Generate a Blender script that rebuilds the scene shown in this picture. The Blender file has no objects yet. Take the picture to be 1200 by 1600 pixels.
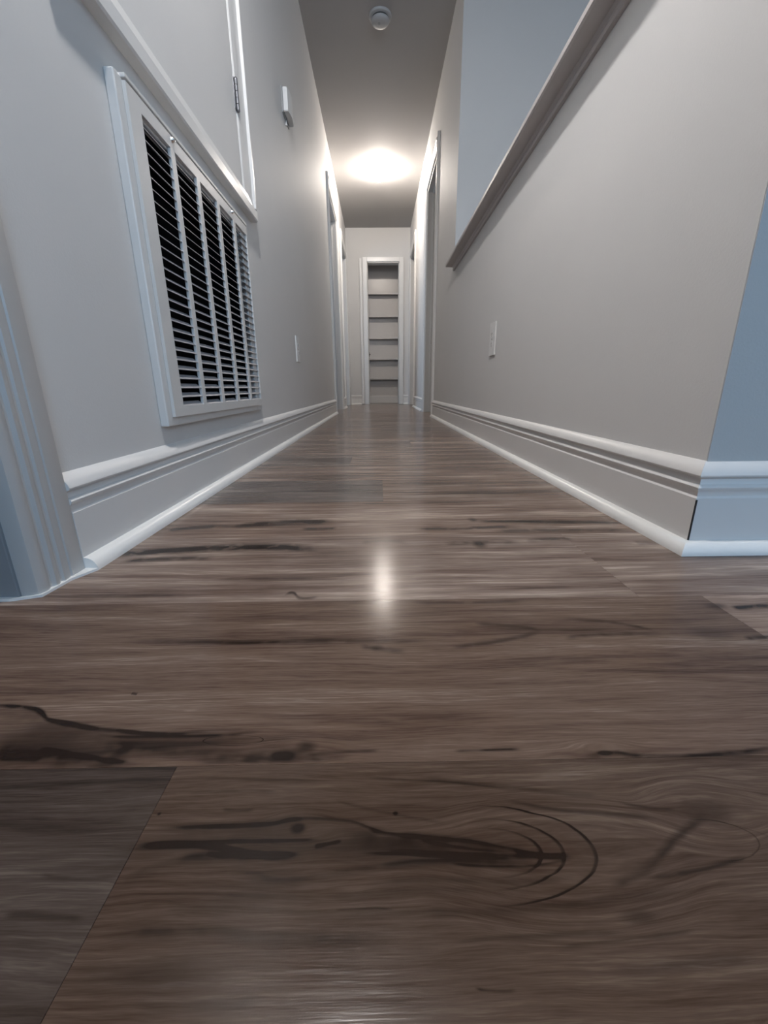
import bpy, bmesh, math, random
from mathutils import Matrix, Vector
random.seed(7)
scene = bpy.context.scene
COL = scene.collection

# ------------------------------------------------------------------ camera
cam_d = bpy.data.cameras.new('camera')
cam_d.sensor_fit = 'HORIZONTAL'
cam_d.sensor_width = 36.0
cam_d.lens = 19.256
cam_d.clip_start = 0.01
cam = bpy.data.objects.new('camera', cam_d)
COL.objects.link(cam)
r_, u_, f_ = ((0.99986519, -0.01397244, -0.0086237), (0.01229877, 0.28935532, 0.95714275),
              (0.0108783, 0.95711978, -0.28948816))
cam.matrix_world = Matrix(((r_[0], u_[0], -f_[0], 0.0), (r_[1], u_[1], -f_[1], 0.0),
                           (r_[2], u_[2], -f_[2], 0.25), (0, 0, 0, 1)))
scene.camera = cam

# ------------------------------------------------------------------ exposure, world, daylight
scene.view_settings.view_transform = 'Standard'
scene.view_settings.look = 'None'
scene.view_settings.gamma = 1.0
scene.view_settings.exposure = 0.1
scene.view_settings.use_curve_mapping = False
world = bpy.data.worlds.new('world')
scene.world = world
world.use_nodes = True
world.node_tree.nodes['Background'].inputs[0].default_value = (0.55, 0.75, 1.0, 1)
world.node_tree.nodes['Background'].inputs[1].default_value = 0.3

LAMP_FAR = 370.0       # globe light at the far end of the hall (emission strength)
LAMP_NEAR = 1180.0      # pendant over the hall entrance
DAYLIGHT = 48.0        # window of the front room
WIN_X0, WIN_X1, WIN_Z0, WIN_Z1, BACK_Y = 0.6, 2.1, 0.75, 2.1, -2.4
SIDE_Y0, SIDE_Y1, SIDE_Z0, SIDE_Z1 = 4.35, 5.25, 0.55, 1.75   # window of the left side room, opposite its doorway
DAYLIGHT_SIDE = 28.0
def daylight(name, w, hgt, energy, loc, rot):
    d = bpy.data.lights.new(name, 'AREA'); d.shape = 'RECTANGLE'
    d.size, d.size_y, d.energy, d.color = w, hgt, energy, (0.43, 0.69, 1.0)
    o = bpy.data.objects.new(name, d); o.location = loc; o.rotation_euler = rot
    COL.objects.link(o)
daylight('daylight_front', WIN_X1 - WIN_X0, WIN_Z1 - WIN_Z0, DAYLIGHT,
         ((WIN_X0 + WIN_X1) / 2, BACK_Y - 0.16, (WIN_Z0 + WIN_Z1) / 2), (math.radians(90), 0, 0))
daylight('daylight_side', SIDE_Y1 - SIDE_Y0, SIDE_Z1 - SIDE_Z0, DAYLIGHT_SIDE,
         (-2.46, (SIDE_Y0 + SIDE_Y1) / 2, (SIDE_Z0 + SIDE_Z1) / 2), (0, math.radians(-90), 0))

# ------------------------------------------------------------------ node helpers
class V:
    """a value socket with arithmetic"""
    def __init__(s, nt, sock): s.nt, s.k = nt, sock
    def _m(s, op, a, b=None, c=None):
        n = s.nt.nodes.new('ShaderNodeMath'); n.operation = op
        for i, x in enumerate((a, b, c)):
            if x is None: continue
            if isinstance(x, V): s.nt.links.new(x.k, n.inputs[i])
            else: n.inputs[i].default_value = x
        return V(s.nt, n.outputs[0])
    def __add__(s, o): return s._m('ADD', s, o)
    def __radd__(s, o): return s._m('ADD', s, o)
    def __sub__(s, o): return s._m('SUBTRACT', s, o)
    def __rsub__(s, o): return s._m('SUBTRACT', o, s)
    def __mul__(s, o): return s._m('MULTIPLY', s, o)
    def __rmul__(s, o): return s._m('MULTIPLY', s, o)
    def __truediv__(s, o): return s._m('DIVIDE', s, o)
    def max(s, o): return s._m('MAXIMUM', s, o)
    def min(s, o): return s._m('MINIMUM', s, o)
    def abs(s): return s._m('ABSOLUTE', s)
    def sqrt(s): return s._m('SQRT', s)
    def gt(s, o): return s._m('GREATER_THAN', s, o)
    def lt(s, o): return s._m('LESS_THAN', s, o)
    def rng(s, a, b, c=0.0, d=1.0, smooth=True, clamp=True):
        n = s.nt.nodes.new('ShaderNodeMapRange')
        n.interpolation_type = 'SMOOTHSTEP' if smooth else 'LINEAR'
        n.clamp = clamp
        s.nt.links.new(s.k, n.inputs[0])
        for i, x in enumerate((a, b, c, d)): n.inputs[i + 1].default_value = x
        return V(s.nt, n.outputs[0])
    def curve(s, pts):
        n = s.nt.nodes.new('ShaderNodeFloatCurve')
        s.nt.links.new(s.k, n.inputs['Value'])
        c = n.mapping.curves[0]
        while len(c.points) < len(pts): c.points.new(0.5, 0.5)
        for q, (x, y) in zip(c.points, pts): q.location = (x, y)
        n.mapping.update()
        return V(s.nt, n.outputs[0])

def noise(nt, vec, scale, detail=4.0, rough=0.55):
    n = nt.nodes.new('ShaderNodeTexNoise')
    n.inputs['Scale'].default_value = scale
    n.inputs['Detail'].default_value = detail
    n.inputs['Roughness'].default_value = rough
    nt.links.new(vec, n.inputs['Vector'])
    return V(nt, n.outputs['Fac'])

def comb(nt, x, y, z):
    n = nt.nodes.new('ShaderNodeCombineXYZ')
    for i, a in enumerate((x, y, z)):
        if isinstance(a, V): nt.links.new(a.k, n.inputs[i])
        else: n.inputs[i].default_value = a
    return n.outputs[0]

def mat(name, col, rough=0.5, bump=0.0, bscale=200.0, metal=0.0, emit=None, spec=0.5):
    m = bpy.data.materials.new(name); m.use_nodes = True
    nt = m.node_tree; b = nt.nodes['Principled BSDF']
    b.inputs['Base Color'].default_value = (*col, 1)
    b.inputs['Roughness'].default_value = rough
    b.inputs['Metallic'].default_value = metal
    b.inputs['Specular IOR Level'].default_value = spec
    if emit:
        b.inputs['Emission Color'].default_value = (*emit[0], 1)
        b.inputs['Emission Strength'].default_value = emit[1]
    tc = nt.nodes.new('ShaderNodeTexCoord')
    # very faint unevenness of the paint itself
    f = noise(nt, tc.outputs['Object'], 3.0, 3.0)
    mix = nt.nodes.new('ShaderNodeMix'); mix.data_type = 'RGBA'
    mix.inputs['A'].default_value = (*[c * 0.97 for c in col], 1)
    mix.inputs['B'].default_value = (*[min(1, c * 1.03) for c in col], 1)
    nt.links.new(f.k, mix.inputs['Factor'])
    nt.links.new(mix.outputs['Result'], b.inputs['Base Color'])
    if bump:
        h = noise(nt, tc.outputs['Object'], bscale, 3.0)
        bn = nt.nodes.new('ShaderNodeBump')
        bn.inputs['Strength'].default_value = bump
        bn.inputs['Distance'].default_value = 0.001
        nt.links.new(h.k, bn.inputs['Height'])
        nt.links.new(bn.outputs[0], b.inputs['Normal'])
    return m

# ------------------------------------------------------------------ figure of the floor boards (metres on the floor)
RAMP = [(0.08, (0.028, 0.0155, 0.0105)), (0.92, (0.300, 0.236, 0.192)), (0.36, (0.080, 0.050, 0.036)), (0.60, (0.140, 0.097, 0.073))]
DARK = (0.012, 0.0065, 0.0045)
FLOOR_ROUGH, FLOOR_SPEC = 0.13, 0.16
KNOTS = [((0.098, 0.163), 0.035, 0.018, 0.010), ((-0.05, 0.18), 0.012, 0.006, 0.004), ((0.20, 0.185), 0.02, 0.012, 0.008),
         ((-0.062, 0.232), 0.02, 0.008, 0.005), ((0.16, 0.229), 0.015, 0.006, 0.004)]
GB, GM, GF, GP = 1.15, 0.80, 0.50, 0.40
STREAKS= [[[[-0.1491, 0.1797], [-0.1373, 0.1824], [-0.1031, 0.1825], [-0.0691, 0.1841], [-0.0503, 0.1868], [-0.0228, 0.1847], [0.0003, 0.1775], [0.0301, 0.174], [0.0519, 0.1714], [0.0693, 0.1676], [0.0862, 0.1639], [0.1034, 0.1619]], 0.45, 0.0014, 0.0119], [[[-0.1458, 0.1708], [-0.1096, 0.1712], [-0.0717, 0.166], [-0.0571, 0.1648], [-0.0433, 0.1678]], 0.96, 0.00136, 0.00152], [[[-0.1428, 0.154], [-0.1197, 0.1621], [-0.1037, 0.1657], [-0.0644, 0.1656]], 0.45, 0.0016, 0.0039], [[[-0.0884, 0.1628], [-0.0689, 0.1562], [-0.0512, 0.1537], [-0.0343, 0.1549], [0.0001, 0.1591], [0.0354, 0.1607], [0.0706, 0.16], [0.0926, 0.1618]], 0.5, 0.0013, 0.0024], [[[0.0002, 0.1663], [0.0361, 0.1649], [0.068, 0.1633], [0.1067, 0.1615]], 0.72, 0.0008, 0.00104], [[[-0.0135, 0.1495], [0.0339, 0.1515], [0.0674, 0.1499], [0.1036, 0.1546]], 0.36, 0.00144, 0.00136], [[[-0.1414, 0.1316], [-0.1235, 0.1322], [-0.0991, 0.1325], [-0.0805, 0.1322], [-0.0615, 0.1301], [0.0118, 0.1278]], 0.5, 0.0014, 0.0034], [[[0.0125, 0.138], [0.0507, 0.1373], [0.0832, 0.1385], [0.117, 0.1414], [0.1599, 0.1461]], 0.3, 0.0013, 0.0023], [[[0.1157, 0.145], [0.137, 0.1525], [0.158, 0.1632], [0.1704, 0.1705], [0.1981, 0.1821]], 0.55, 0.0023, 0.0017], [[[0.1357, 0.1504], [0.1574, 0.1521], [0.1809, 0.1556], [0.2038, 0.1596]], 0.54, 0.00128, 0.00096], [[[0.0383, 0.1102], [0.049, 0.1088], [0.0574, 0.1089]], 0.72, 0.00064, 0.00056], [[[0.0991, 0.1142], [0.12, 0.1155], [0.1535, 0.1175], [0.1747, 0.1182]], 0.3, 0.0017, 0.0021], [[[-0.1916, 0.1405], [-0.1656, 0.1395], [-0.1454, 0.1376]], 0.42, 0.00128, 0.00128], [[[-0.187, 0.1587], [-0.1575, 0.1558], [-0.1408, 0.1563]], 0.42, 0.0012, 0.00128], [[[-0.1106, 0.1099], [-0.082, 0.1071], [-0.0498, 0.1079]], 0.35, 0.0016, 0.0018], [[[-0.0319, 0.197], [-0.0114, 0.1916], [0.016, 0.1854], [0.0388, 0.1815]], 0.42, 0.00096, 0.00088], [[[-0.1013, 0.1934], [-0.0905, 0.1908], [-0.0788, 0.1914]], 0.48, 0.00096, 0.00128], [[[0.0737, 0.1961], [0.1036, 0.1892], [0.1409, 0.1845], [0.1732, 0.1799]], 0.48, 0.0012, 0.00128], [[[0.0179, 0.2116], [0.0681, 0.2059], [0.1237, 0.198], [0.1474, 0.1962]], 0.36, 0.00144, 0.00136], [[[-0.1371, 0.1821], [-0.1029, 0.1821], [-0.0689, 0.1833], [-0.0502, 0.1864], [-0.0228, 0.1843], [0.0003, 0.1771], [0.03, 0.1736], [0.0519, 0.1711], [0.0693, 0.1676], [0.0861, 0.1636], [0.1034, 0.1619]], 0.72, 0.00056, 0.0012], [[[-0.1454, 0.1732], [-0.0995, 0.1734], [-0.059, 0.1736], [-0.0295, 0.1741]], 0.6, 0.00056, 0.00112], [[[-0.1008, 0.1673], [-0.0715, 0.1654], [-0.052, 0.166]], 0.96, 0.0008, 0.00104], [[[-0.04, 0.1698], [-0.0293, 0.172], [-0.0235, 0.1733]], 0.72, 0.0008, 0.00112], [[[-0.0142, 0.1659], [0.0002, 0.1653], [0.0358, 0.1629], [0.0782, 0.1615]], 0.6, 0.00056, 0.00072], [[[0.0351, 0.1591], [0.0699, 0.1578], [0.0952, 0.1595], [0.1067, 0.1615]], 0.6, 0.00048, 0.00072], [[[-0.0997, 0.1483], [-0.0464, 0.1464], [0.0132, 0.1469], [0.0665, 0.1471]], 0.3, 0.0012, 0.0022], [[[-0.1194, 0.1418], [-0.0647, 0.1413], [-0.013, 0.1385], [0.0512, 0.1391]], 0.25, 0.001, 0.0026], [[[-0.0259, 0.14], [-0.0131, 0.1403], [0.0062, 0.1392]], 0.48, 0.0004, 0.00064], [[[0.0723, 0.1655], [0.0878, 0.1632], [0.1016, 0.162]], 0.96, 0.00104, 0.00128], [[[-0.1441, 0.1186], [-0.115, 0.1176], [-0.0782, 0.1182]], 0.18, 0.0044, 0.0041], [[[0.0188, 0.1728], [0.0439, 0.1681], [0.0721, 0.1649]], 0.54, 0.00056, 0.0008], [[[0.0298, 0.1265], [0.0757, 0.1276], [0.1217, 0.1277]], 0.36, 0.00072, 0.00112], [[[0.0771, 0.1234], [0.108, 0.1251], [0.1532, 0.1286]], 0.36, 0.00056, 0.00112], [[[-0.0164, 0.2123], [0.0431, 0.2078], [0.0916, 0.2005]], 0.36, 0.00072, 0.00112], [[[-0.1282, 0.2142], [-0.0761, 0.2117], [-0.0332, 0.2094]], 0.36, 0.00072, 0.00112], [[[-0.1276, 0.2033], [-0.0991, 0.2044], [-0.0654, 0.202]], 0.36, 0.00072, 0.00136], [[[0.1458, 0.1933], [0.1628, 0.188], [0.1813, 0.186]], 0.48, 0.00096, 0.00128], [[[-0.3384, 0.2847], [-0.3176, 0.2849], [-0.2884, 0.2814], [-0.2765, 0.2769], [-0.264, 0.2685], [-0.2329, 0.2614], [-0.1944, 0.2549], [-0.1637, 0.2518], [-0.1308, 0.2541], [-0.0872, 0.2556]], 0.3, 0.0013, 0.0136], [[[-0.3384, 0.2847], [-0.3176, 0.2849], [-0.2884, 0.2814], [-0.2765, 0.2769], [-0.264, 0.2685], [-0.2329, 0.2614], [-0.1944, 0.2549], [-0.1637, 0.2518], [-0.1258, 0.254]], 0.72, 0.00168, 0.00208], [[[-0.2179, 0.2536], [-0.1719, 0.249], [-0.1337, 0.2493], [-0.0869, 0.2543]], 0.48, 0.00096, 0.00144], [[[-0.2519, 0.2416], [-0.2136, 0.2331], [-0.1682, 0.2248]], 0.48, 0.00128, 0.00168], [[[-0.293, 0.2359], [-0.2726, 0.2333], [-0.2479, 0.2307], [-0.2183, 0.2269], [-0.1679, 0.2243]], 0.54, 0.0133, 0.0032], [[[-0.2105, 0.2423], [-0.1752, 0.2377], [-0.1365, 0.2335], [-0.0811, 0.2313], [-0.059, 0.2351]], 0.4, 0.0045, 0.0042], [[[-0.1333, 0.2261], [-0.0887, 0.2262], [-0.053, 0.227], [-0.017, 0.2257]], 0.5, 0.0042, 0.0016], [[[-0.0582, 0.2308], [-0.0356, 0.2324], [0.0011, 0.2338]], 0.48, 0.00128, 0.00128], [[[0.0494, 0.2322], [0.0749, 0.2327], [0.1028, 0.2332]], 0.72, 0.00088, 0.00128], [[[0.1354, 0.2234], [0.1504, 0.2262], [0.1605, 0.2281], [0.1815, 0.225], [0.2084, 0.2244], [0.2414, 0.2258], [0.2894, 0.2329]], 0.78, 0.00128, 0.00248], [[[0.1864, 0.3617], [0.2391, 0.374], [0.2725, 0.373], [0.2984, 0.3712]], 0.6, 0.0028, 0.0036], [[[0.2046, 0.4037], [0.2573, 0.3944], [0.2971, 0.3712]], 0.48, 0.00304, 0.00304], [[[0.067, 0.354], [0.1211, 0.3634], [0.1744, 0.3817]], 0.48, 0.00352, 0.00264], [[[0.1021, 0.3961], [0.143, 0.3912], [0.1744, 0.3817]], 0.42, 0.00304, 0.00296], [[[-0.278, 0.3763], [-0.1957, 0.3707], [-0.096, 0.3681], [0.003, 0.3677], [0.0677, 0.3582]], 0.42, 0.0036, 0.0036], [[[-0.023, 0.3585], [-0.0036, 0.3537], [0.0279, 0.3467]], 0.42, 0.00344, 0.00336], [[[-0.2159, 0.2967], [-0.2095, 0.295]], 0.6, 0.00128, 0.0012], [[[0.4079, 0.4217], [0.4325, 0.4239], [0.475, 0.4286]], 0.84, 0.00464, 0.00456], [[[0.3712, 0.3612], [0.4002, 0.3638], [0.4296, 0.3665]], 0.6, 0.00272, 0.00264], [[[-0.4492, 0.6082], [-0.3549, 0.6208], [-0.2948, 0.6297], [-0.2045, 0.6349], [-0.1293, 0.6266], [-0.0967, 0.6172], [-0.0757, 0.6137]], 0.9, 0.01416, 0.01128], [[[-0.3999, 0.5768], [-0.3302, 0.5915], [-0.2514, 0.5913]], 0.66, 0.00816, 0.008], [[[-0.1229, 0.4587], [-0.1143, 0.4751], [-0.0996, 0.4612], [-0.076, 0.4638]], 0.66, 0.00272, 0.00384], [[[-0.2319, 0.5154], [-0.1535, 0.5169], [-0.0297, 0.5052]], 0.36, 0.0048, 0.0048], [[[0.1027, 0.6383], [0.1792, 0.6444], [0.2402, 0.6334]], 0.48, 0.00968, 0.00928], [[[0.2442, 0.6451], [0.3135, 0.6548], [0.3337, 0.6509]], 0.6, 0.00744, 0.00728], [[[0.4214, 0.6327], [0.4776, 0.6366]], 0.48, 0.00704, 0.00696], [[[-0.036, 0.6433], [0.007, 0.6537], [0.05, 0.6462]], 0.36, 0.00744, 0.0072], [[[0.0351, 0.4445], [0.1282, 0.4434], [0.1839, 0.4464]], 0.42, 0.00368, 0.00248], [[[-0.3974, 0.7285], [-0.3539, 0.7377], [-0.308, 0.7434]], 0.66, 0.0092, 0.00888], [[[-0.2847, 0.7463], [-0.2149, 0.7589], [-0.1547, 0.7684], [-0.0781, 0.7535]], 0.72, 0.01328, 0.01272], [[[-0.1471, 0.726], [-0.1112, 0.7246], [-0.076, 0.7306]], 0.6, 0.00592, 0.00576], [[[0.0553, 0.7182], [0.126, 0.7154], [0.1983, 0.7199], [0.2715, 0.7244]], 0.6, 0.0088, 0.00864], [[[0.1715, 0.7633], [0.2326, 0.7568], [0.3539, 0.7479], [0.4947, 0.7345]], 0.84, 0.00632, 0.0092], [[[0.1912, 0.6919], [0.3102, 0.7012], [0.4663, 0.6882]], 0.54, 0.0084, 0.01088]]
RINGS= [[[0.0578, 0.1651], 0.0638, 0.0269, [0.5, 0.7, 0.98], 0.85, 0.0578], [[0.1895, 0.1687], 0.0262, 0.0117, [0.98], 0.42, 0.1822], [[-0.1127, 0.2442], 0.0228, 0.0047, [0.95], 0.6, None], [[0.1769, 0.1595], 0.0526, 0.0225, [0.98], 0.18, 0.1913]]
BLOBS= [[[0.0955, 0.1621], 0.0086, 0.0019, 0.9], [[-0.0506, 0.18], 0.0046, 0.0033, 0.6], [[0.1983, 0.1849], 0.0156, 0.0087, 0.33], [[-0.0609, 0.1658], 0.0094, 0.0016, 0.7], [[-0.0689, 0.2321], 0.01, 0.0043, 0.7], [[-0.0556, 0.2372], 0.0074, 0.005, 0.6], [[0.158, 0.2276], 0.0045, 0.0021, 0.8], [[-0.138, 0.1898], 0.0012, 0.001, 1.2], [[0.0075, 0.188], 0.0016, 0.0012, 1.2], [[0.1252, 0.1333], 0.0094, 0.003, 0.45], [[0.165, 0.6303], 0.0105, 0.0143, 0.5], [[0.1824, 0.767], 0.0088, 0.0121, 0.6], [[-0.0036, 0.3558], 0.0064, 0.0053, 0.4], [[-0.1339, 0.1689], 0.0146, 0.0074, 0.24750000000000003], [[-0.1295, 0.7674], 0.0176, 0.0121, 0.5], [[0.3458, 0.3711], 0.0199, 0.0138, 0.3], [[0.3966, 0.4264], 0.0134, 0.0073, 0.6], [[-0.0216, 0.1684], 0.0942, 0.0082, 0.44000000000000006], [[-0.2651, 0.2464], 0.0813, 0.0212, 0.35750000000000004], [[-0.098, 0.1178], 0.0316, 0.0072, 0.275]]

def floor_material(name, y_lo, y_hi, x_lo=-9.0, x_hi=9.0, soft=1.0):
    """vinyl board with wood print; the drawn figure is that of the boards between y_lo and y_hi"""
    def inside(pts):
        cx = sum(q[0] for q in pts) / len(pts); cy = sum(q[1] for q in pts) / len(pts)
        return y_lo < cy < y_hi and x_lo < cx < x_hi
    m = bpy.data.materials.new(name); m.use_nodes = True
    nt = m.node_tree; b = nt.nodes['Principled BSDF']
    tc = nt.nodes.new('ShaderNodeTexCoord')
    sp = nt.nodes.new('ShaderNodeSeparateXYZ'); nt.links.new(tc.outputs['Object'], sp.inputs[0])
    X, Y = V(nt, sp.outputs[0]), V(nt, sp.outputs[1])
    def attr(nm):
        a = nt.nodes.new('ShaderNodeAttribute'); a.attribute_name = nm
        return V(nt, a.outputs['Fac'])
    seed, tone, warm = attr('seed'), attr('tone'), attr('warm')
    sx, sy = X + seed * 7.31, Y + seed * 3.17
    w1 = noise(nt, comb(nt, sx * 2.2, sy * 11.0, seed), 1.0, 2.0)
    w2 = noise(nt, comb(nt, sx * 11.0, sy * 60.0, seed), 1.0, 3.0, 0.65)
    yw = sy + (w1 - 0.5) * 0.030 + (w2 - 0.5) * 0.005
    for (o, a, bb, amp) in KNOTS:                                   # knots push the grain around them
        if not inside([o]): continue
        dx, dy = (X - o[0]) / a, (Y - o[1]) / bb
        yw = yw - dy * (dx * dx + dy * dy).rng(0.0, 6.0, 1.0, 0.0) * amp
    fine = noise(nt, comb(nt, sx * 22.0, yw * 620.0, seed), 1.0, 3.0, 0.7)
    mid = noise(nt, comb(nt, sx * 5.5, yw * 120.0, seed), 1.0, 4.0, 0.65)
    broad = noise(nt, comb(nt, sx * 2.3, yw * 30.0, seed), 1.0, 3.0, 0.6)
    patch = noise(nt, comb(nt, sx * 3.0, sy * 7.0, seed), 1.0, 2.0)
    t = (broad - 0.5) * GB + (mid - 0.5) * GM + (fine - 0.5) * GF + (patch - 0.5) * GP
    val = (t * soft + (fine - 0.5) * (1.0 - soft) + 0.5).max(0.0).min(1.0)
    ramp = nt.nodes.new('ShaderNodeValToRGB'); nt.links.new(val.k, ramp.inputs[0])
    cr = ramp.color_ramp
    for i, (p, c) in enumerate(RAMP):
        e = cr.elements[i] if i < 2 else cr.elements.new(p)
        e.position = p; e.color = (*c, 1)
    hsv = nt.nodes.new('ShaderNodeHueSaturation')
    nt.links.new(ramp.outputs[0], hsv.inputs['Color'])
    nt.links.new(tone.k, hsv.inputs['Value']); nt.links.new(warm.k, hsv.inputs['Saturation'])
    mx_ = nt.nodes.new('ShaderNodeMix'); mx_.data_type = 'RGBA'
    nt.links.new(hsv.outputs[0], mx_.inputs['A'])
    mx_.inputs['B'].default_value = (*DARK, 1)
    # mineral streaks, growth rings and knots of these boards
    yf = Y + (w2 - 0.5) * 0.0045 + (mid - 0.5) * 0.0015
    xf = X + (w1 - 0.5) * 0.012
    brk = noise(nt, comb(nt, sx * 32.0, sy * 45.0, seed), 1.0, 2.0, 0.6).rng(0.32, 0.55, 0.55, 1.05)
    D = (broad.rng(0.42, 0.30, 0.0, 0.42)) * mid.rng(0.35, 0.6, 1.0, 0.3)
    for (pts, amp, up, dn) in STREAKS:
        if not inside(pts): continue
        x0, x1 = pts[0][0], pts[-1][0]
        ys = [q[1] for q in pts]; y0, y1 = min(ys) - 1e-4, max(ys) + 1e-4
        Xs, Ys = X + D * 1e-7, yf + D * 1e-7                        # one after the other
        u = Xs.rng(x0, x1, 0.0, 1.0, smooth=False, clamp=False)
        yc = u.curve([((q[0] - x0) / (x1 - x0), (q[1] - y0) / (y1 - y0)) for q in pts]) * (y1 - y0) + y0
        d = Ys - yc
        r = (d * (1.0 / up)).max(d * (-1.0 / dn))
        D = D + r.rng(0.0, 2.0, amp, 0.0) * u.rng(0.0, 0.16) * u.rng(1.0, 0.8)
    for (o, a, bb, rings, amp, mx) in RINGS:
        if not inside([o]): continue
        dx, dy = (xf + D * 1e-7 - o[0]) / a, (yf - o[1]) / bb
        ph = (dx * dx + dy * dy).sqrt() + (w1 - 0.5) * 0.25
        pts = [(0.0, 0.0)]
        for rr in rings:
            rr *= 0.8
            pts += [(rr - 0.055, 0.02), (rr - 0.022, 0.30), (rr, 1.0), (rr + 0.014, 0.0)]
        g = (ph * 0.8).min(1.0).curve(pts + [(1.0, 0.0)]).max(0.0) * amp
        g = g * patch.rng(0.30, 0.52, 0.35, 1.0)
        if mx is not None: g = g * X.rng(mx - 0.01, mx + 0.03)
        D = D + g
    D = D * brk
    for (o, a, bb, amp) in BLOBS:
        if not inside([o]): continue
        dx, dy = (X + D * 1e-7 - o[0]) / a, (yf - o[1]) / bb
        D = D + (dx * dx + dy * dy).sqrt().rng(0.2, 1.5, amp, 0.0) * (mid * 0.9 + 0.45)
    D = (D * (fine * 0.5 + mid * 0.8 + 0.55)).max(0.0).min(0.95)
    nt.links.new(D.k, mx_.inputs['Factor'])
    nt.links.new(mx_.outputs['Result'], b.inputs['Base Color'])
    rough = fine * 0.12 + FLOOR_ROUGH
    nt.links.new(rough.k, b.inputs['Roughness'])
    b.inputs['Specular IOR Level'].default_value = FLOOR_SPEC
    bn = nt.nodes.new('ShaderNodeBump')
    bn.inputs['Strength'].default_value = 0.15; bn.inputs['Distance'].default_value = 0.0006
    h = noise(nt, comb(nt, sx * 22.0, sy * 420.0, seed), 1.0, 2.0, 0.6)
    nt.links.new(h.k, bn.inputs['Height']); nt.links.new(bn.outputs[0], b.inputs['Normal'])
    return m

WALL_C = (0.67, 0.665, 0.655)
M_wall = mat('wall_paint', WALL_C, 0.62, 0.25, 260.0, spec=0.3)
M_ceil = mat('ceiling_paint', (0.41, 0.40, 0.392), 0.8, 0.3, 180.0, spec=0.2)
M_trim = mat('trim_paint', (0.76, 0.755, 0.74), 0.30, 0.10, 120.0)
M_base = mat('baseboard_paint', (0.74, 0.73, 0.715), 0.36, 0.12, 140.0)
M_shoe = mat('shoe_paint', (0.86, 0.855, 0.83), 0.28, 0.08, 120.0)
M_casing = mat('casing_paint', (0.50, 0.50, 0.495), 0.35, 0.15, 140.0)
M_door = mat('door_paint', (0.60, 0.59, 0.57), 0.40, 0.08, 120.0)
M_vent = mat('vent_enamel', (0.68, 0.675, 0.66), 0.35)
M_louver = mat('louver_enamel', (0.40, 0.395, 0.41), 0.4)
M_dark = mat('duct_black', (0.012, 0.012, 0.014), 0.9, spec=0.1)
M_steel = mat('hinge_steel', (0.22, 0.225, 0.24), 0.60, metal=1.0)
M_bright = mat('bright_steel', (0.92, 0.92, 0.92), 0.16, metal=1.0)
M_detector = mat('detector_plastic', (0.46, 0.465, 0.47), 0.55)
M_brass = mat('knob_dark', (0.10, 0.09, 0.08), 0.35, metal=1.0)
M_plastic = mat('white_plastic', (0.74, 0.74, 0.73), 0.35)
M_slot = mat('slot_dark', (0.03, 0.03, 0.03), 0.7)
M_grey = mat('grey_plastic', (0.34, 0.345, 0.35), 0.5)
M_caulk = mat('crack', (0.03, 0.03, 0.032), 0.9)
M_sub = mat('seam', (0.045, 0.034, 0.027), 0.9)
M_cap = mat('cap_paint', (0.50, 0.47, 0.46), 0.45, 0.2, 90.0)
M_shelf = mat('shelf_paint', (0.62, 0.595, 0.575), 0.30)
M_bulb = mat('bulb_glow', (1, 1, 1), 0.4, emit=((1.0, 0.90, 0.81), LAMP_FAR))
M_lens = mat('lens_glow', (1, 1, 1), 0.4, emit=((1.0, 0.962, 0.945), LAMP_NEAR))
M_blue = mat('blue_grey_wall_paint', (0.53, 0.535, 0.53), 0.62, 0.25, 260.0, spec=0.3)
M_jamb = mat('jamb_grey_blue', (0.26, 0.28, 0.30), 0.45, 0.1, 120.0)  # one even grey-blue, darker than the casing beside it
M_glass = mat('window_frame_paint', (0.75, 0.75, 0.74), 0.35)

# ------------------------------------------------------------------ mesh helpers
def box(bm, x0, x1, y0, y1, z0, z1, bev=0.0, seg=2):
    if x0 > x1: x0, x1 = x1, x0
    r = bmesh.ops.create_cube(bm, size=1.0)
    vs = r['verts']
    for v in vs:
        v.co = Vector((x0 + (v.co.x + .5) * (x1 - x0), y0 + (v.co.y + .5) * (y1 - y0), z0 + (v.co.z + .5) * (z1 - z0)))
    if bev:
        es = list({e for v in vs for e in v.link_edges})
        bmesh.ops.bevel(bm, geom=es, offset=bev, segments=seg, profile=0.5, affect='EDGES')
    return bm

def tube(bm, p, axis, r0, r1, L, n=32, cap=True):
    """cone/cylinder from p along +axis"""
    a = 'xyz'.index(axis); b, c = [i for i in range(3) if i != a]
    rings = []
    for t, r in ((0, r0), (L, r1)):
        ring = []
        for k in range(n):
            q = list(p); q[a] += t
            q[b] += r * math.cos(2 * math.pi * k / n); q[c] += r * math.sin(2 * math.pi * k / n)
            ring.append(bm.verts.new(q))
        rings.append(ring)
    for k in range(n):
        bm.faces.new((rings[0][k], rings[0][(k + 1) % n], rings[1][(k + 1) % n], rings[1][k]))
    if cap:
        bm.faces.new(rings[0][::-1]); bm.faces.new(rings[1])
    return bm

def lathe(bm, c, prof, n=48):
    """prof: (r, z) from bottom centre to top, spun about the vertical through c"""
    rings = []
    for r, z in prof:
        if r < 1e-6: rings.append([bm.verts.new((c[0], c[1], c[2] + z))])
        else: rings.append([bm.verts.new((c[0] + r * math.cos(2 * math.pi * k / n), c[1] + r * math.sin(2 * math.pi * k / n), c[2] + z)) for k in range(n)])
    for A, B in zip(rings, rings[1:]):
        for k in range(n):
            q = [A[k % len(A)], A[(k + 1) % len(A)], B[(k + 1) % len(B)], B[k % len(B)]]
            q = [v for i, v in enumerate(q) if v not in q[:i]]
            if len(q) > 2: bm.faces.new(q)
    return bm

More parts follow.
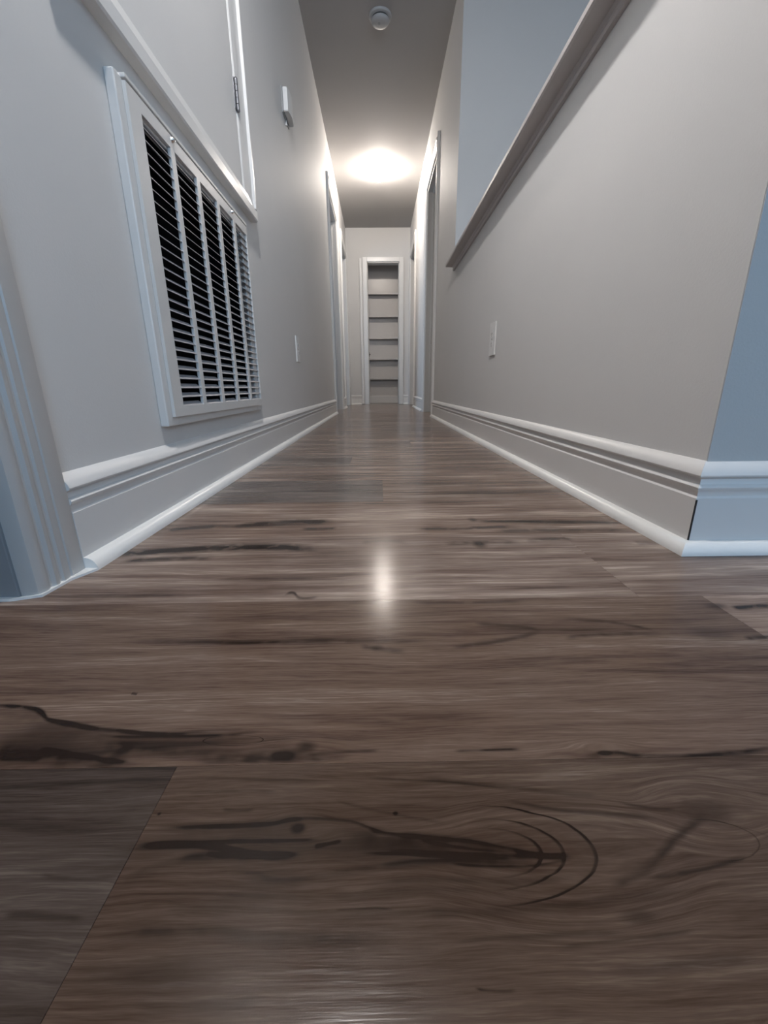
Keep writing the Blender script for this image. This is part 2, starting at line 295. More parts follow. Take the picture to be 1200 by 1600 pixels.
def sweep(bm, path, prof, side=1):
    """prof: (d, z) closed outline, d measured out from the path towards its left (side=1) / right (-1); mitred corners, plan path"""
    P = [Vector(p) for p in path]
    rows = []
    for i, p in enumerate(P):
        def nrm(a, b):
            t = (b - a).normalized(); return Vector((-t.y, t.x)) * side
        if i == 0: n = nrm(P[0], P[1])
        elif i == len(P) - 1: n = nrm(P[-2], P[-1])
        else:
            a, b = nrm(P[i - 1], p), nrm(p, P[i + 1])
            n = (a + b) / (1.0 + a.dot(b))
        rows.append([bm.verts.new((p.x + n.x * d, p.y + n.y * d, z)) for d, z in prof])
    m = len(prof)
    for A, B in zip(rows, rows[1:]):
        for k in range(m): bm.faces.new((A[k], A[(k + 1) % m], B[(k + 1) % m], B[k]))
    bm.faces.new(rows[0]); bm.faces.new(rows[-1][::-1])
    return bm

def extrude_y(bm, outline, y0, y1):
    """outline: (x, z) closed; swept along y"""
    A = [bm.verts.new((x, y0, z)) for x, z in outline]; B = [bm.verts.new((x, y1, z)) for x, z in outline]
    m = len(outline)
    for k in range(m): bm.faces.new((A[k], A[(k + 1) % m], B[(k + 1) % m], B[k]))
    bm.faces.new(A[::-1]); bm.faces.new(B)
    return bm

def extrude_z(bm, outline, z0, z1):
    A = [bm.verts.new((x, y, z0)) for x, y in outline]; B = [bm.verts.new((x, y, z1)) for x, y in outline]
    m = len(outline)
    for k in range(m): bm.faces.new((A[k], A[(k + 1) % m], B[(k + 1) % m], B[k]))
    bm.faces.new(A[::-1]); bm.faces.new(B)
    return bm

def obj(name, bm, m, parent=None, smooth=False):
    bmesh.ops.recalc_face_normals(bm, faces=bm.faces[:])
    me = bpy.data.meshes.new(name); bm.to_mesh(me); bm.free()
    for k in (m if isinstance(m, (list, tuple)) else [m]): me.materials.append(k)
    if smooth:
        for p in me.polygons: p.use_smooth = True
        me.set_sharp_from_angle(angle=math.radians(35))
    o = bpy.data.objects.new(name, me); COL.objects.link(o)
    if parent is not None:
        o.parent = parent
        o.matrix_parent_inverse = Matrix.Translation(-Vector(parent.location)) if parent.parent is None else Matrix.Identity(4)
    return o

def part(name, bm, m, parent, smooth=False):
    """child in world coordinates"""
    o = obj(name, bm, m, None, smooth)
    o.parent = parent
    w = Vector((0, 0, 0)); q = parent
    while q is not None: w += Vector(q.location); q = q.parent
    if w.length:
        for v in o.data.vertices: v.co -= w
    return o

def struct(name, bm, m, smooth=False):
    o = obj(name, bm, m, None, smooth); o['kind'] = 'structure'; return o

def empty(name, loc):
    o = bpy.data.objects.new(name, None); o.location = loc; o.empty_display_size = 0.05
    COL.objects.link(o); return o

def thing(name, loc, label, cat, group=None):
    o = empty(name, loc); o['label'] = label; o['category'] = cat
    if group: o['group'] = group
    return o

def tagm(o, label, cat, group=None):
    o['label'] = label; o['category'] = cat
    if group: o['group'] = group
    return o

def slab(bm, axis, a0, a1, us, vs, solid):
    """wall of thickness a0..a1 along axis; grid lines us, vs; solid(u, v) says whether a cell is filled"""
    cells = {(i, j): solid((us[i] + us[i + 1]) / 2, (vs[j] + vs[j + 1]) / 2) for i in range(len(us) - 1) for j in range(len(vs) - 1)}
    vd = {}
    def vert(s, i, j):
        k = (s, i, j)
        if k not in vd:
            a, u, v = (a0 if s == 0 else a1), us[i], vs[j]
            vd[k] = bm.verts.new((a, u, v) if axis == 'x' else (u, a, v))
        return vd[k]
    for (i, j), f in cells.items():
        if not f: continue
        for s in (0, 1):
            bm.faces.new((vert(s, i, j), vert(s, i + 1, j), vert(s, i + 1, j + 1), vert(s, i, j + 1)))
        for (di, dj, e) in ((-1, 0, ((i, j), (i, j + 1))), (1, 0, ((i + 1, j), (i + 1, j + 1))), (0, -1, ((i, j), (i + 1, j))), (0, 1, ((i, j + 1), (i + 1, j + 1)))):
            if not cells.get((i + di, j + dj), False):
                (p, q), (r, t) = e
                bm.faces.new((vert(0, p, q), vert(0, r, t), vert(1, r, t), vert(1, p, q)))
    return bm

# ------------------------------------------------------------------ measurements (metres; camera at x=0, y=0, z=0.25; hall runs along +y)
XL, XR, H, YE = -0.440, 0.490, 2.43, 6.763
TH = 0.12
L0 = 0.476                                  # left wall begins (cased opening)
R0 = 0.604                                  # right half wall begins
DL1, DL2 = (4.43, 5.21), (5.80, 6.56)       # left door openings
DR1, DR2 = (3.84, 4.52), (5.84, 6.58)       # right door openings
DH = 2.0
OPEN_Y = 2.92                               # far end of the stair opening
CAPZ = 0.972
VY0, VY1, VZ0, VZ1 = 0.851, 1.535, 0.178, 0.753
FX0, FX1 = -2.3, 2.3

# ------------------------------------------------------------------ floor: individual boards in one mesh
PW, SEAM0 = 0.2287, 0.2235
def build_floor():
    bm = bmesh.new()
    lay = {n: bm.faces.layers.float.new(n) for n in ('seed', 'tone', 'warm')}
    rnd = random.Random(11)
    y_first = SEAM0 - PW * 15
    k = -15
    y = y_first
    g = 0.00015
    joints = {0: [-0.1425], 1: [0.3975], 2: [-0.9], 3: [0.75], 4: [0.009], 5: [-0.75], 6: [-0.1], 7: [0.62], 8: [0.15], 9: [-0.25], 10: [0.3]}
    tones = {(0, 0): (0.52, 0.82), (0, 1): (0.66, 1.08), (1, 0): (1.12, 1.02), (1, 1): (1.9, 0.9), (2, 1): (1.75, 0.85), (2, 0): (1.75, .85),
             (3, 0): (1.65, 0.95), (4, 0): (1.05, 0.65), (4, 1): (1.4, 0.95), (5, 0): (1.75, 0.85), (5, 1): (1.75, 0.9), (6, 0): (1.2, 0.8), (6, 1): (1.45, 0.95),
             (7, 0): (1.8, .9), (8, 0): (1.5, .9), (8, 1): (1.8, .9)}  # board tones also carry the light: near rows darkened, farther rows brightened
    while y < 7.6:
        row = k + 1                       # row 0 ends at SEAM0
        row = int(round((y - SEAM0) / PW)) + 1
        L = 1.22
        base = joints.get(row, [rnd.uniform(-0.6, 0.6)])[0]
        xs = [base + n * L for n in range(-3, 4)]
        xs = [x for x in xs if FX0 < x < FX1]
        xs = [FX0] + xs + [FX1]
        zero = xs.index(base) if base in xs else 1
        for i in range(len(xs) - 1):
            x0, x1, y0, y1 = xs[i] + g, xs[i + 1] - g, y + g, y + PW - g
            v = [bm.verts.new(q) for q in ((x0, y0, 0), (x1, y0, 0), (x1, y1, 0), (x0, y1, 0))]
            lo = [bm.verts.new((q.co.x, q.co.y, -0.003)) for q in v]
            f = bm.faces.new(v)
            side = 1 if i >= zero else 0
            tn, wm = tones.get((row, side), ((rnd.uniform(1.5, 2.1) if row > 0 else rnd.uniform(0.6, 0.8)), rnd.uniform(0.75, 1.0)))  # other rows get the same light painted into their tone
            if abs(xs[i] + xs[i + 1]) > 3.4: tn, wm = rnd.uniform(0.85, 1.1), 0.9
            s = rnd.uniform(0, 10)
            fs = [f] + [bm.faces.new((v[a], v[(a + 1) % 4], lo[(a + 1) % 4], lo[a])) for a in range(4)]
            for q in fs:
                q[lay['seed']] = s; q[lay['tone']] = tn; q[lay['warm']] = wm
                q.material_index = {0: 2, 1: 3, 2: 4, 3: 4}.get(row, 0)
        y += PW
    r = [bm.verts.new(q) for q in ((FX0, y_first, -0.0030), (FX1, y_first, -0.0030), (FX1, 7.62, -0.0030), (FX0, 7.62, -0.0030))]
    f = bm.faces.new(r); f.material_index = 1
    me = bpy.data.meshes.new('floor')
    for q in bm.faces:
        if q.normal.z < -0.5: q.normal_flip()
    bm.to_mesh(me); bm.free()
    me.materials.append(floor_material('vinyl_plank', 90, 91)); me.materials.append(M_sub)
    me.materials.append(floor_material('vinyl_plank', SEAM0 - PW, SEAM0, soft=0.62))
    me.materials.append(floor_material('vinyl_plank', SEAM0, SEAM0 + PW, soft=0.66))
    me.materials.append(floor_material('vinyl_plank', SEAM0 + PW, SEAM0 + 3 * PW))
    o = bpy.data.objects.new('floor', me); COL.objects.link(o); o['kind'] = 'structure'
    return o
build_floor()

# ------------------------------------------------------------------ room shell
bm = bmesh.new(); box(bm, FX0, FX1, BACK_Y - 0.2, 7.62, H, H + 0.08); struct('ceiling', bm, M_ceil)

def wl(u, v):
    if VY0 + .03 < u < VY1 - .03 and VZ0 + .03 < v < VZ1 - .03: return False
    for a, b in (DL1, DL2):
        if a < u < b and v < DH: return False
    return True
bm = bmesh.new()
slab(bm, 'x', XL - TH, XL, [L0, VY0 + .03, VY1 - .03, DL1[0], DL1[1], DL2[0], DL2[1], YE], [0, VZ0 + .03, VZ1 - .03, DH, H], wl)
struct('wall_left', bm, M_wall)

def wr(u, v):
    if u < OPEN_Y and v > CAPZ: return False
    for a, b in (DR1, DR2):
        if a < u < b and v < DH: return False
    return True
bm = bmesh.new()
slab(bm, 'x', XR, XR + TH, [R0, R0 + TH, OPEN_Y, DR1[0], DR1[1], DR2[0], DR2[1], YE], [0, CAPZ, DH, H], wr)
# the half wall returns to the right at its near end, and the stairwell's end wall stands at the far end of the opening
box(bm, XR + TH, FX1, R0, R0 + TH, 0, CAPZ)
struct('wall_right', bm, M_wall)
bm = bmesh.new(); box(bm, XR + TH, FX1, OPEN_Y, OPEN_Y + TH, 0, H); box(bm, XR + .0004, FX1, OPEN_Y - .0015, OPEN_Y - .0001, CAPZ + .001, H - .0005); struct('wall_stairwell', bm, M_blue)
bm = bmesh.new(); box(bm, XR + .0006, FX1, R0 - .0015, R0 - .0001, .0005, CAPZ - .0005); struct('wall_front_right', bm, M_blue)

CX0, CX1, CH = -0.142, 0.335, 2.0           # closet opening in the end wall
bm = bmesh.new()
slab(bm, 'y', YE, YE + TH, [FX0, CX0, CX1, FX1], [0, CH, H], lambda u, v: not (CX0 < u < CX1 and v < CH))
struct('wall_end', bm, M_wall)
CB = 7.22                                    # closet back
bm = bmesh.new()
box(bm, CX0 - 0.12, CX1 + 0.12, CB, CB + 0.06, 0, H)
box(bm, CX0 - 0.12, CX0 - 0.06, YE + TH, CB, 0, H)
box(bm, CX1 + 0.06, CX1 + 0.12, YE + TH, CB, 0, H)
struct('wall_closet', bm, M_shelf)
# front room around and behind the camera
bm = bmesh.new()
slab(bm, 'x', FX0 - 0.1, FX0, [BACK_Y, SIDE_Y0, SIDE_Y1, 7.62], [0, SIDE_Z0, SIDE_Z1, H], lambda u, v: not (SIDE_Y0 < u < SIDE_Y1 and SIDE_Z0 < v < SIDE_Z1))
struct('wall_far_left', bm, M_wall)
bm = bmesh.new()
for y in (SIDE_Y0 - .06, SIDE_Y1): box(bm, FX0 - .1, FX0 + .02, y, y + .06, SIDE_Z0 - .06, SIDE_Z1 + .06, .004)
for z in (SIDE_Z0 - .06, SIDE_Z1): box(bm, FX0 - .1, FX0 + .02, SIDE_Y0, SIDE_Y1, z, z + .06, .004)
box(bm, FX0 - .07, FX0 - .03, SIDE_Y0, SIDE_Y1, (SIDE_Z0 + SIDE_Z1) / 2 - .02, (SIDE_Z0 + SIDE_Z1) / 2 + .02, .003)
struct('window_2', bm, M_glass)
bm = bmesh.new(); box(bm, FX1, FX1 + 0.1, BACK_Y, 7.62, 0, H); struct('wall_far_right', bm, M_wall)
bm = bmesh.new()
slab(bm, 'y', BACK_Y - 0.1, BACK_Y, [FX0, WIN_X0, WIN_X1, FX1], [0, WIN_Z0, WIN_Z1, H], lambda u, v: not (WIN_X0 < u < WIN_X1 and WIN_Z0 < v < WIN_Z1))
struct('wall_back', bm, M_wall)
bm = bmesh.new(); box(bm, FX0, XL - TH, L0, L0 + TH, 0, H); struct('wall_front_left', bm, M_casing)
# window in the front room, behind the camera
bm = bmesh.new()
for x in (WIN_X0 - .06, WIN_X1): box(bm, x, x + .06, BACK_Y - .1, BACK_Y + .02, WIN_Z0 - .06, WIN_Z1 + .06, .004)
for z in (WIN_Z0 - .06, WIN_Z1): box(bm, WIN_X0, WIN_X1, BACK_Y - .1, BACK_Y + .02, z, z + .06, .004)
box(bm, WIN_X0, WIN_X1, BACK_Y - .07, BACK_Y - .03, 1.40, 1.44, .003)
struct('window_1', bm, M_glass)

# ------------------------------------------------------------------ baseboards and shoe moulding
BASE = [(0, 0), (0.013, 0), (0.013, 0.0860), (0.0105, 0.0890), (0.0105, 0.0955), (0.0125, 0.0985), (0.0145, 0.1005), (0.0150, 0.1030), (0.0135, 0.1055),
        (0.0100, 0.1075), (0.0090, 0.1105), (0.0090, 0.1150), (0.0120, 0.1180), (0.0155, 0.1190), (0.0165, 0.1215), (0.0150, 0.1265), (0.0105, 0.1330), (0.0050, 0.1385), (0, 0.1410)]
QR = [(0.013, 0)] + [(0.013 + 0.018 * math.cos(a), 0.0195 * math.sin(a)) for a in [math.radians(x) for x in range(0, 91, 10)]]
def base_run(suffix, path, side, y_shoe=None):
    bm = bmesh.new(); sweep(bm, path, BASE, side)
    o = struct('baseboard_' + suffix, bm, M_base, True)
    bm = bmesh.new(); sweep(bm, path, QR, side)
    part('shoe_molding', bm, M_shoe, o, True)
    return o
CAS = 0.085
base_run('left', [(XL, 0.553), (XL, DL1[0] - CAS)], -1)
br = base_run('right', [(XR, DR1[0] - CAS), (XR, R0), (FX1, R0)], -1)
bm = bmesh.new(); extrude_z(bm, [(XR - .0134, R0 - .0128), (XR - .0129, R0 - .0146), (XR - .0105, R0 - .0134), (XR - .0118, R0 - .0120)], 0.020, 0.084)
part('corner_crack', bm, M_caulk, br)
base_run('left_middle', [(XL, DL1[1] + CAS), (XL, DL2[0] - CAS)], -1)
base_run('right_middle', [(XR, DR2[0] - CAS), (XR, DR1[1] + CAS)], -1)
base_run('left_far', [(XL, DL2[1] + CAS), (XL, YE), (CX0 - 0.115, YE)], -1)
base_run('right_far', [(CX1 + 0.065, YE), (XR, YE), (XR, DR2[1] + CAS)], -1)
bm = bmesh.new(); box(bm, CX0 - 0.06, CX1 + 0.06, CB - .014, CB, 0, .118, .004); struct('baseboard_closet', bm, M_base)

# ------------------------------------------------------------------ door openings: casing, jamb, leaf
def casing_side(bm, x, sg, ya, yb, z1, inner):
    """vertical casing on the wall face x (hall side sg), from ya to yb; inner = the edge at the opening"""
    lo, hi = min(ya, yb), max(ya, yb)
    w = hi - lo
    prof = [(0, 0), (0, .012), (.006, .015), (.014, .015), (.020, .010), (.028, .013), (w - .022, .016), (w - .016, .019), (w - .004, .020), (w, .016), (w, 0)]
    pts = []
    for u, d in prof:
        y = inner - u if ya < inner - 1e-6 or yb < inner - 1e-6 else inner + u
        pts.append((x + sg * d, y))
    extrude_z(bm, pts, 0, z1)

def doorway(n, x, sg, y0, y1, leaf_open=False, far_stop=True):
    root = empty('door_%d' % n, (x, (y0 + y1) / 2, 0)); root['kind'] = 'structure'
    J = 0.018
    bm = bmesh.new()
    casing_side(bm, x, sg, y0 - CAS, y0, DH + CAS, y0)
    part('casing_side', bm, M_trim, root)
    bm = bmesh.new()
    casing_side(bm, x, sg, y1, y1 + CAS, DH + CAS, y1)
    part('casing_side', bm, M_trim, root)
    bm = bmesh.new()
    w = CAS
    prof = [(0, 0), (0, .012), (.006, .015), (.014, .015), (.020, .010), (.028, .013), (w - .022, .016), (w - .016, .019), (w - .004, .020), (w, .016), (w, 0)]
    extrude_y(bm, [(x + sg * (d + .0005), DH + u) for u, d in prof], y0, y1)
    part('casing_head', bm, M_trim, root)
    xi, xo = x + sg * 0.004, x - sg * (TH + 0.004)
    bm = bmesh.new()
    box(bm, xi, xo, y0, y0 + J, 0, DH, .002); box(bm, xi, xo, y1 - J, y1, 0, DH, .002)
    box(bm, xi, xo, y0, y1, DH - J, DH, .002)
    xs0, xs1 = x - sg * 0.045, x - sg * 0.080                # door stop
    box(bm, xs0, xs1, y0 + J, y0 + J + .012, 0, DH - J, .002); box(bm, xs0, xs1, y1 - J - .012, y1 - J, 0, DH - J, .002)
    box(bm, xs0, xs1, y0 + J, y1 - J, DH - J - .012, DH - J, .002)
    part('jamb', bm, M_door, root)
    if leaf_open:
        bm = bmesh.new(); xa = x - sg * (TH + .01)
        box(bm, xa, xa - sg * 0.72, y1 - .075, y1 - .04, 0.012, 1.965, .003)
        lf = part('door_leaf', bm, M_door, root)
    return root
doorway(1, XL, 1, *DL1)
doorway(2, XR, -1, *DR1)
doorway(3, XL, 1, *DL2, leaf_open=True)
doorway(4, XR, -1, *DR2, leaf_open=True)

# closet doorway in the end wall
root = empty('door_5', ((CX0 + CX1) / 2, YE, 0)); root['kind'] = 'structure'
for x0, x1 in ((CX0 - .063, CX0), (CX1, CX1 + .063)):
    bm = bmesh.new(); box(bm, x0, x1, YE - .018, YE, 0, CH + .06, .004); part('casing_side', bm, M_trim, root)
bm = bmesh.new(); box(bm, CX0, CX1, YE - .018, YE, CH, CH + .06, .004); part('casing_head', bm, M_trim, root)
bm = bmesh.new()
box(bm, CX0 - .0, CX0 + .014, YE, YE + TH, 0, CH, .002); box(bm, CX1 - .014, CX1, YE, YE + TH, 0, CH, .002); box(bm, CX0, CX1, YE, YE + TH, CH - .014, CH, .002)
part('jamb', bm, M_door, root)
bm = bmesh.new(); box(bm, CX0 + .014, CX0 + .020, YE + .012, YE + .045, .715, .775, .002)
tube(bm, (CX0 + .014, YE + .028, .745), 'x', .010, .008, .016, 16); part('latch_plate', bm, M_brass, root)
bm = bmesh.new(); box(bm, CX0 - .110, CX0 - .074, YE - .030, YE, 0.004, CH + .045, .004); part('side_board', bm, M_trim, root)

# closet shelves
for i, z in enumerate((1.642, 1.317, 0.997, 0.684, 0.378)):
    s = thing('closet_shelf', ((CX0 + CX1) / 2, (7.10 + CB) / 2, z),
              ['white closet shelf, topmost of the five at the hall end', 'white closet shelf, second from the top of the hall-end closet', 'white closet shelf in the middle of the five at the hall end',
               'white closet shelf, second from the bottom of the hall-end closet', 'white closet shelf, lowest of the five, just above the closet baseboard'][i], 'shelf', 'shelves in the hall-end closet')
    bm = bmesh.new(); box(bm, CX0 - .06, CX1 + .06, 7.112, CB, z + .010, z + .026, .001); part('board', bm, M_shelf, s)
    bm = bmesh.new(); box(bm, CX0 - .06, CX1 + .06, 7.10, 7.112, z, z + .030, .003, 3); part('front_edge', bm, M_shelf, s)

# ------------------------------------------------------------------ left opening beside the camera: casing of the hall mouth
bm = bmesh.new()
c = [(XL, 0.553), (XL + .0115, 0.553), (XL + .0125, .551), (XL + .0125, .528), (XL + .0105, .5265), (XL + .0105, .5250), (XL + .0120, .5235), (XL + .0125, .5130), (XL + .0100, .5110), (XL + .0095, .5085), (XL + .0110, .5065),
     (XL + .0125, .5035), (XL + .0125, .4985), (XL + .0085, .4955), (XL + .0080, .4930), (XL + .0095, .4905), (XL + .0110, .4870), (XL + .0105, .4800), (XL + .0075, .4740), (XL + .0020, .4715), (XL - .012, .4715), (XL - .012, .4760), (XL, .4760)]
extrude_z(bm, c, 0, H)
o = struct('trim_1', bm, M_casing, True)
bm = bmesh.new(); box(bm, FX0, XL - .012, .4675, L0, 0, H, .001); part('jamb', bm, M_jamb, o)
bm = bmesh.new(); extrude_z(bm, [(XL + .031, .5525), (XL + .016, .520), (XL + .012, .473), (XL - .02, .462), (XL - .4, .462), (XL - .4, .4675), (XL - .012, .4675), (XL, .476), (XL + .0125, .553)], 0, .0035)
part('caulk_bead', bm, M_shoe, o)

# ------------------------------------------------------------------ half-wall cap
bm = bmesh.new()
P_OUT, T_CAP = 0.057, 0.022
cap_prof = [(-TH - .05, CAPZ), (P_OUT - .004, CAPZ), (P_OUT, CAPZ + .004), (P_OUT, CAPZ + T_CAP - .006), (P_OUT - .006, CAPZ + T_CAP), (-TH - .05, CAPZ + T_CAP)]
sweep(bm, [(XR, OPEN_Y - 0.005), (XR, R0), (FX1, R0)], cap_prof, -1)
o = struct('trim_2', bm, M_cap)
bm = bmesh.new()
sweep(bm, [(XR, OPEN_Y - 0.015), (XR, R0), (FX1, R0)], [(0, CAPZ - .022), (.010, CAPZ - .022), (.013, CAPZ - .016), (.011, CAPZ - .008), (.016, CAPZ), (0, CAPZ)], -1)
part('apron_molding', bm, M_cap, o)

# ------------------------------------------------------------------ return air grille
t = thing('return_air_grille', (XL, (VY0 + VY1) / 2, VZ0), 'white metal return air grille with five columns of dark louvers, low on the left wall', 'air vent')
P1, P2 = 0.017, 0.024
bm = bmesh.new()
fw = 0.045
box(bm, XL, XL + P1, VY0, VY0 + fw, VZ0, VZ1, .0025); box(bm, XL, XL + P1, VY1 - fw, VY1, VZ0, VZ1, .0025)
box(bm, XL, XL + P1 - .0003, VY0 + fw - .003, VY1 - fw + .003, VZ0, VZ0 + fw - .010, .0025); box(bm, XL, XL + P1 - .0003, VY0 + fw - .003, VY1 - fw + .003, VZ1 - fw + .010, VZ1, .0025)
box(bm, XL + .002, XL + .0245, VY0 + .020, VY1 - .001, VZ1 - .0035, VZ1 + .0035, .0015)
part('outer_frame', bm, M_vent, t)
GY0, GY1, GZ0, GZ1 = VY0 + .020, VY1 - .004, VZ0 + .018, VZ1 - .0075
SY0, SY1, SZ0, SZ1 = 0.913, 1.523, 0.216, 0.722
bm = bmesh.new()
cols = []; w = (SY1 - SY0 - 4 * .019) / 5
for i in range(5): cols.append((SY0 + i * (w + .019), SY0 + i * (w + .019) + w))
us = [GY0] + [q for cc in cols for q in cc] + [GY1]
slab(bm, 'x', XL + P1 + .0005, XL + P2, us, [GZ0, SZ0, SZ1, GZ1], lambda u, v: not (SZ0 < v < SZ1 and any(a < u < b for a, b in cols)))
# hem turned back behind the pierced sheet
part('hinged_panel', bm, M_vent, t)
pitch = 0.0185
n = int((SZ1 - SZ0) / pitch)
for a, b in cols:
    bm = bmesh.new()
    for k in range(n + 1):
        z = SZ0 + k * (SZ1 - SZ0) / n
        x0, x1 = XL + P2 - .0012, XL + P2 - .0125
        zz = z + .0085
        o4 = [(x0, z - .0007), (x0, z + .0007), (x1, zz + .0007), (x1, zz - .0007)]
        extrude_y(bm, o4, a - .001, b + .001)
    part('louver_column', bm, M_louver, t)
bm = bmesh.new()
y0, y1, z0, z1 = VY0 + .031, VY1 - .031, VZ0 + .031, VZ1 - .031
xb = XL - .115
box(bm, xb, xb + .003, y0, y1, z0, z1)
box(bm, xb, XL, y0, y0 + .002, z0, z1); box(bm, xb, XL, y1 - .002, y1, z0, z1)
box(bm, xb, XL, y0, y1, z0, z0 + .002); box(bm, xb, XL, y0, y1, z1 - .002, z1)
part('duct_box', bm, M_dark, t)
for yy in (1.032, 1.392):
    bm = bmesh.new()
    tube(bm, (XL + P2 - .001, yy, GZ1 - .006), 'x', .0060, .0040, .0055, 20)
    box(bm, XL + P2 + .003, XL + P2 + .0060, yy - .0045, yy + .0045, GZ1 - .0072, GZ1 - .0048, .0004)
    l = part('latch', bm, M_bright, t, True); l['label'] = 'small bright metal latch'

# ------------------------------------------------------------------ wall cupboard above the grille
KY0, KY1, KZ0 = 0.735, 1.690, 0.812
t = thing('wall_cupboard', (XL, (KY0 + KY1) / 2, KZ0), 'white cased cupboard door with a steel hinge, above the air grille', 'cupboard door')
P = 0.024
DY0, DY1, DZ0, DZ1 = KY0 + .095, 1.588, 0.872, 1.95
def cas(bm, y0, y1, z0, z1, vertical, flip):
    pass
bm = bmesh.new(); extrude_y(bm, [(XL, KZ0), (XL + P - .003, KZ0), (XL + P, KZ0 + .004), (XL + P, KZ0 + .030), (XL + P - .004, KZ0 + .036), (XL + P - .008, DZ0 - .004), (XL + .010, DZ0 - .001), (XL, DZ0 - .001)], KY0, KY1)
part('sill_casing', bm, M_trim, t)
zt = DZ1 + .09
for ya, yb in ((DY1 + .002, KY1 + .0015), (DY0 - .002, KY0 - .0015)):
    bm = bmesh.new(); s = 1 if yb > ya else -1
    w = abs(yb - ya)
    pr = [(0, 0), (0, .010), (.006, .013), (.030, .015), (w - .020, .016), (w - .014, P), (w - .003, P), (w, P - .003), (w, 0)]
    extrude_z(bm, [(XL + d, ya + s * u) for u, d in pr], KZ0 + .0365, zt)
    part('side_casing', bm, M_trim, t)
bm = bmesh.new(); box(bm, XL, XL + .016, DY0, DY1, DZ1 + .002, zt, .003); part('head_casing', bm, M_trim, t)
bm = bmesh.new(); box(bm, XL, XL + .010, DY0 + .001, DY1 - .001, DZ0 + .002, DZ1, .0015)
leaf = part('door_leaf', bm, M_wall, t)
bm = bmesh.new()
hz0, hz1, hy = 1.078, 1.158, 1.590
box(bm, XL + .009, XL + .0125, hy - .013, hy + .010, hz0, hz1, .0008)
for k in range(5):
    za = hz0 + (hz1 - hz0) * k / 5
    tube(bm, (XL + .0165, hy, za + .0006), 'z', .0052, .0052, (hz1 - hz0) / 5 - .0012, 16)
tube(bm, (XL + .0165, hy, hz0 - .003), 'z', .0040, .0056, .003, 16); tube(bm, (XL + .0165, hy, hz1), 'z', .0056, .0035, .003, 16)
h = part('hinge', bm, M_steel, leaf, True); h['label'] = 'grey steel butt hinge'

# ------------------------------------------------------------------ thermostat, outlets, detector, lamps
t = thing('thermostat', (XL, 2.50, 1.520), 'small white boxy thermostat high on the left wall beyond the cupboard door', 'thermostat')
bm = bmesh.new(); box(bm, XL, XL + .006, 2.430, 2.575, 1.512, 1.612, .002); part('back_plate', bm, M_grey, t)
bm = bmesh.new()
pts = [(XL + .007, 2.436)] + [(XL + .028 + .007 * math.sin(math.pi * k / 10), 2.436 + .132 * k / 10) for k in range(11)] + [(XL + .007, 2.568)]
extrude_z(bm, pts, 1.519, 1.612)
bmesh.ops.bevel(bm, geom=[e for e in bm.edges if abs(e.verts[0].co.z - e.verts[1].co.z) < 1e-6], offset=.0025, segments=2, affect='EDGES')
part('body', bm, M_plastic, t)
bm = bmesh.new(); tube(bm, (XL + .004, 2.50, 1.498), 'z', .003, .003, .015, 12); tube(bm, (XL + .004, 2.50, 1.493), 'z', .0045, .0045, .006, 14)
part('stem', bm, M_plastic, t)

def outlet(x, sg, yc, zc, label):
    t = thing('wall_outlet', (x, yc, zc), label, 'wall outlet')
    hw, hh = .043, .066
    bm = bmesh.new(); box(bm, x, x + sg * .0065, yc - hw, yc + hw, zc - hh, zc + hh, .0028, 3)
    part('cover_plate', bm, M_plastic, t)
    for s in (-1, 1):
        bm = bmesh.new(); zz = zc + s * .0195
        ring = []
        pts = [(yc + .0170 * math.cos(a), zz + max(-.0125, min(.0125, .0170 * math.sin(a)))) for a in [2 * math.pi * k / 28 for k in range(28)]]
        A = [bm.verts.new((x + sg * .0060, y, z)) for y, z in pts]; B = [bm.verts.new((x + sg * .0082, y, z)) for y, z in pts]
        for k in range(28): bm.faces.new((A[k], A[(k + 1) % 28], B[(k + 1) % 28], B[k]))
        bm.faces.new(B)
        f = part('receptacle', bm, M_plastic, t)
        bm = bmesh.new()
        for yy in (-.0063, .0063): box(bm, x + sg * .0080, x + sg * .0085, yc + yy - .0011, yc + yy + .0011, zz - .002, zz + .006)
        tube(bm, (min(x + sg * .0080, x + sg * .0085), yc, zz - .007), 'x', .0024, .0024, .0005, 12)
        part('slots', bm, M_slot, f)
    bm = bmesh.new(); tube(bm, (x + sg * .0064 - (.0012 if sg < 0 else 0), yc, zc), 'x', .003, .003, .0012, 14); part('screw', bm, M_steel, t)
outlet(XL, 1, 2.415, 0.455, 'white wall outlet low on the left wall, beyond the air grille')
outlet(XR, -1, 1.865, 0.442, 'white wall outlet low on the right wall, below the half-wall cap')

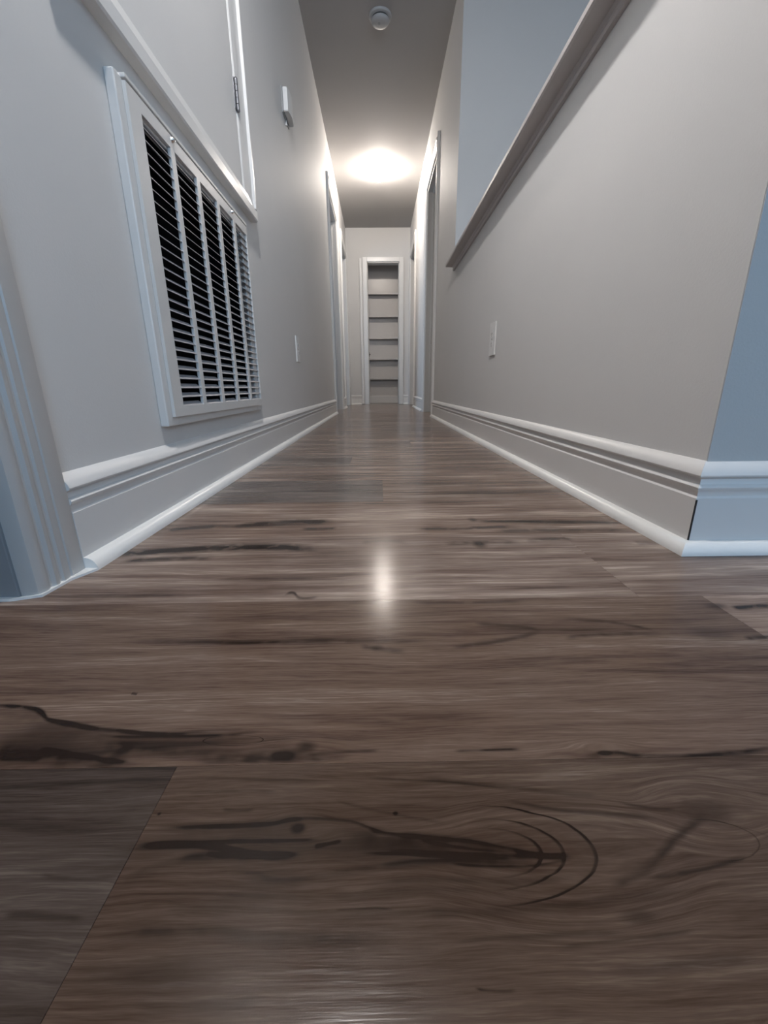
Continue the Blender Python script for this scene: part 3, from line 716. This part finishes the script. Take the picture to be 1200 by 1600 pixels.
SX, SY = 0.041, 3.288
t = thing('smoke_detector', (SX, SY, H - .04), 'round white smoke detector on the ceiling near the top of the photo', 'smoke detector')
bm = bmesh.new(); lathe(bm, (SX, SY, H), [(0, -.012), (.064, -.012), (.068, -.010), (.070, -.006), (.070, 0), (0, 0)]); part('base', bm, M_detector, t, True)
bm = bmesh.new(); lathe(bm, (SX, SY, H), [(0, -.040), (.030, -.040), (.046, -.037), (.054, -.030), (.056, -.022), (.052, -.0215), (0, -.0215)]); part('body', bm, M_detector, t, True)
bm = bmesh.new(); lathe(bm, (SX, SY, H), [(0, -.0215), (.050, -.0215), (.050, -.012), (0, -.012)]); part('vent_gap', bm, M_slot, t, True)
bm = bmesh.new(); tube(bm, (SX - .006, SY - .006, H - .0412), 'z', .008, .008, .0025, 20); part('test_button', bm, M_grey, t)
bm = bmesh.new(); tube(bm, (SX + .018, SY + .036, H - .0375), 'z', .004, .004, .003, 14); part('indicator_hole', bm, M_slot, t)

LX, LY = 0.040, 5.12
t = thing('ceiling_light', (LX, LY, H - .1), 'glowing globe light on the hall ceiling before the closet', 'ceiling light')
bm = bmesh.new(); lathe(bm, (LX, LY, H), [(0, -.024), (.040, -.024), (.044, -.020), (.052, -.014), (.066, -.008), (.068, 0), (0, 0)]); part('base', bm, M_plastic, t, True)
bm = bmesh.new(); lathe(bm, (LX, LY, H), [(0, -.112), (.020, -.109), (.037, -.100), (.048, -.084), (.052, -.064), (.049, -.044), (.040, -.030), (.034, -.022), (.034, -.012), (0, -.012)]); part('globe', bm, M_bulb, t, True)

NX, NY, NZ = -0.13, 0.60, 1.90
t = thing('pendant_lamp', (NX, NY, NZ), 'pendant lamp hanging over the hall entrance, above and in front of the camera', 'pendant lamp')
bm = bmesh.new(); lathe(bm, (NX, NY, H), [(0, -.020), (.040, -.018), (.050, 0), (0, 0)]); part('canopy', bm, M_plastic, t, True)
bm = bmesh.new(); tube(bm, (NX, NY, NZ + .10), 'z', .003, .003, H - .018 - NZ - .10, 12); part('cord', bm, M_grey, t, True)
bm = bmesh.new(); lathe(bm, (NX, NY, NZ), [(.135, .028), (.120, .052), (.085, .078), (.030, .098), (.014, .102), (.014, .120), (0, .120), (0, .094), (.028, .092), (.082, .072), (.116, .046), (.132, .024)]); part('shade', bm, M_plastic, t, True)
bm = bmesh.new(); lathe(bm, (NX, NY, NZ), [(0, -.035), (.012, -.033), (.024, -.025), (.033, -.011), (.035, 0), (.033, .011), (.024, .030), (.014, .050), (.012, .092), (0, .092)]); part('bulb', bm, M_lens, t, True)
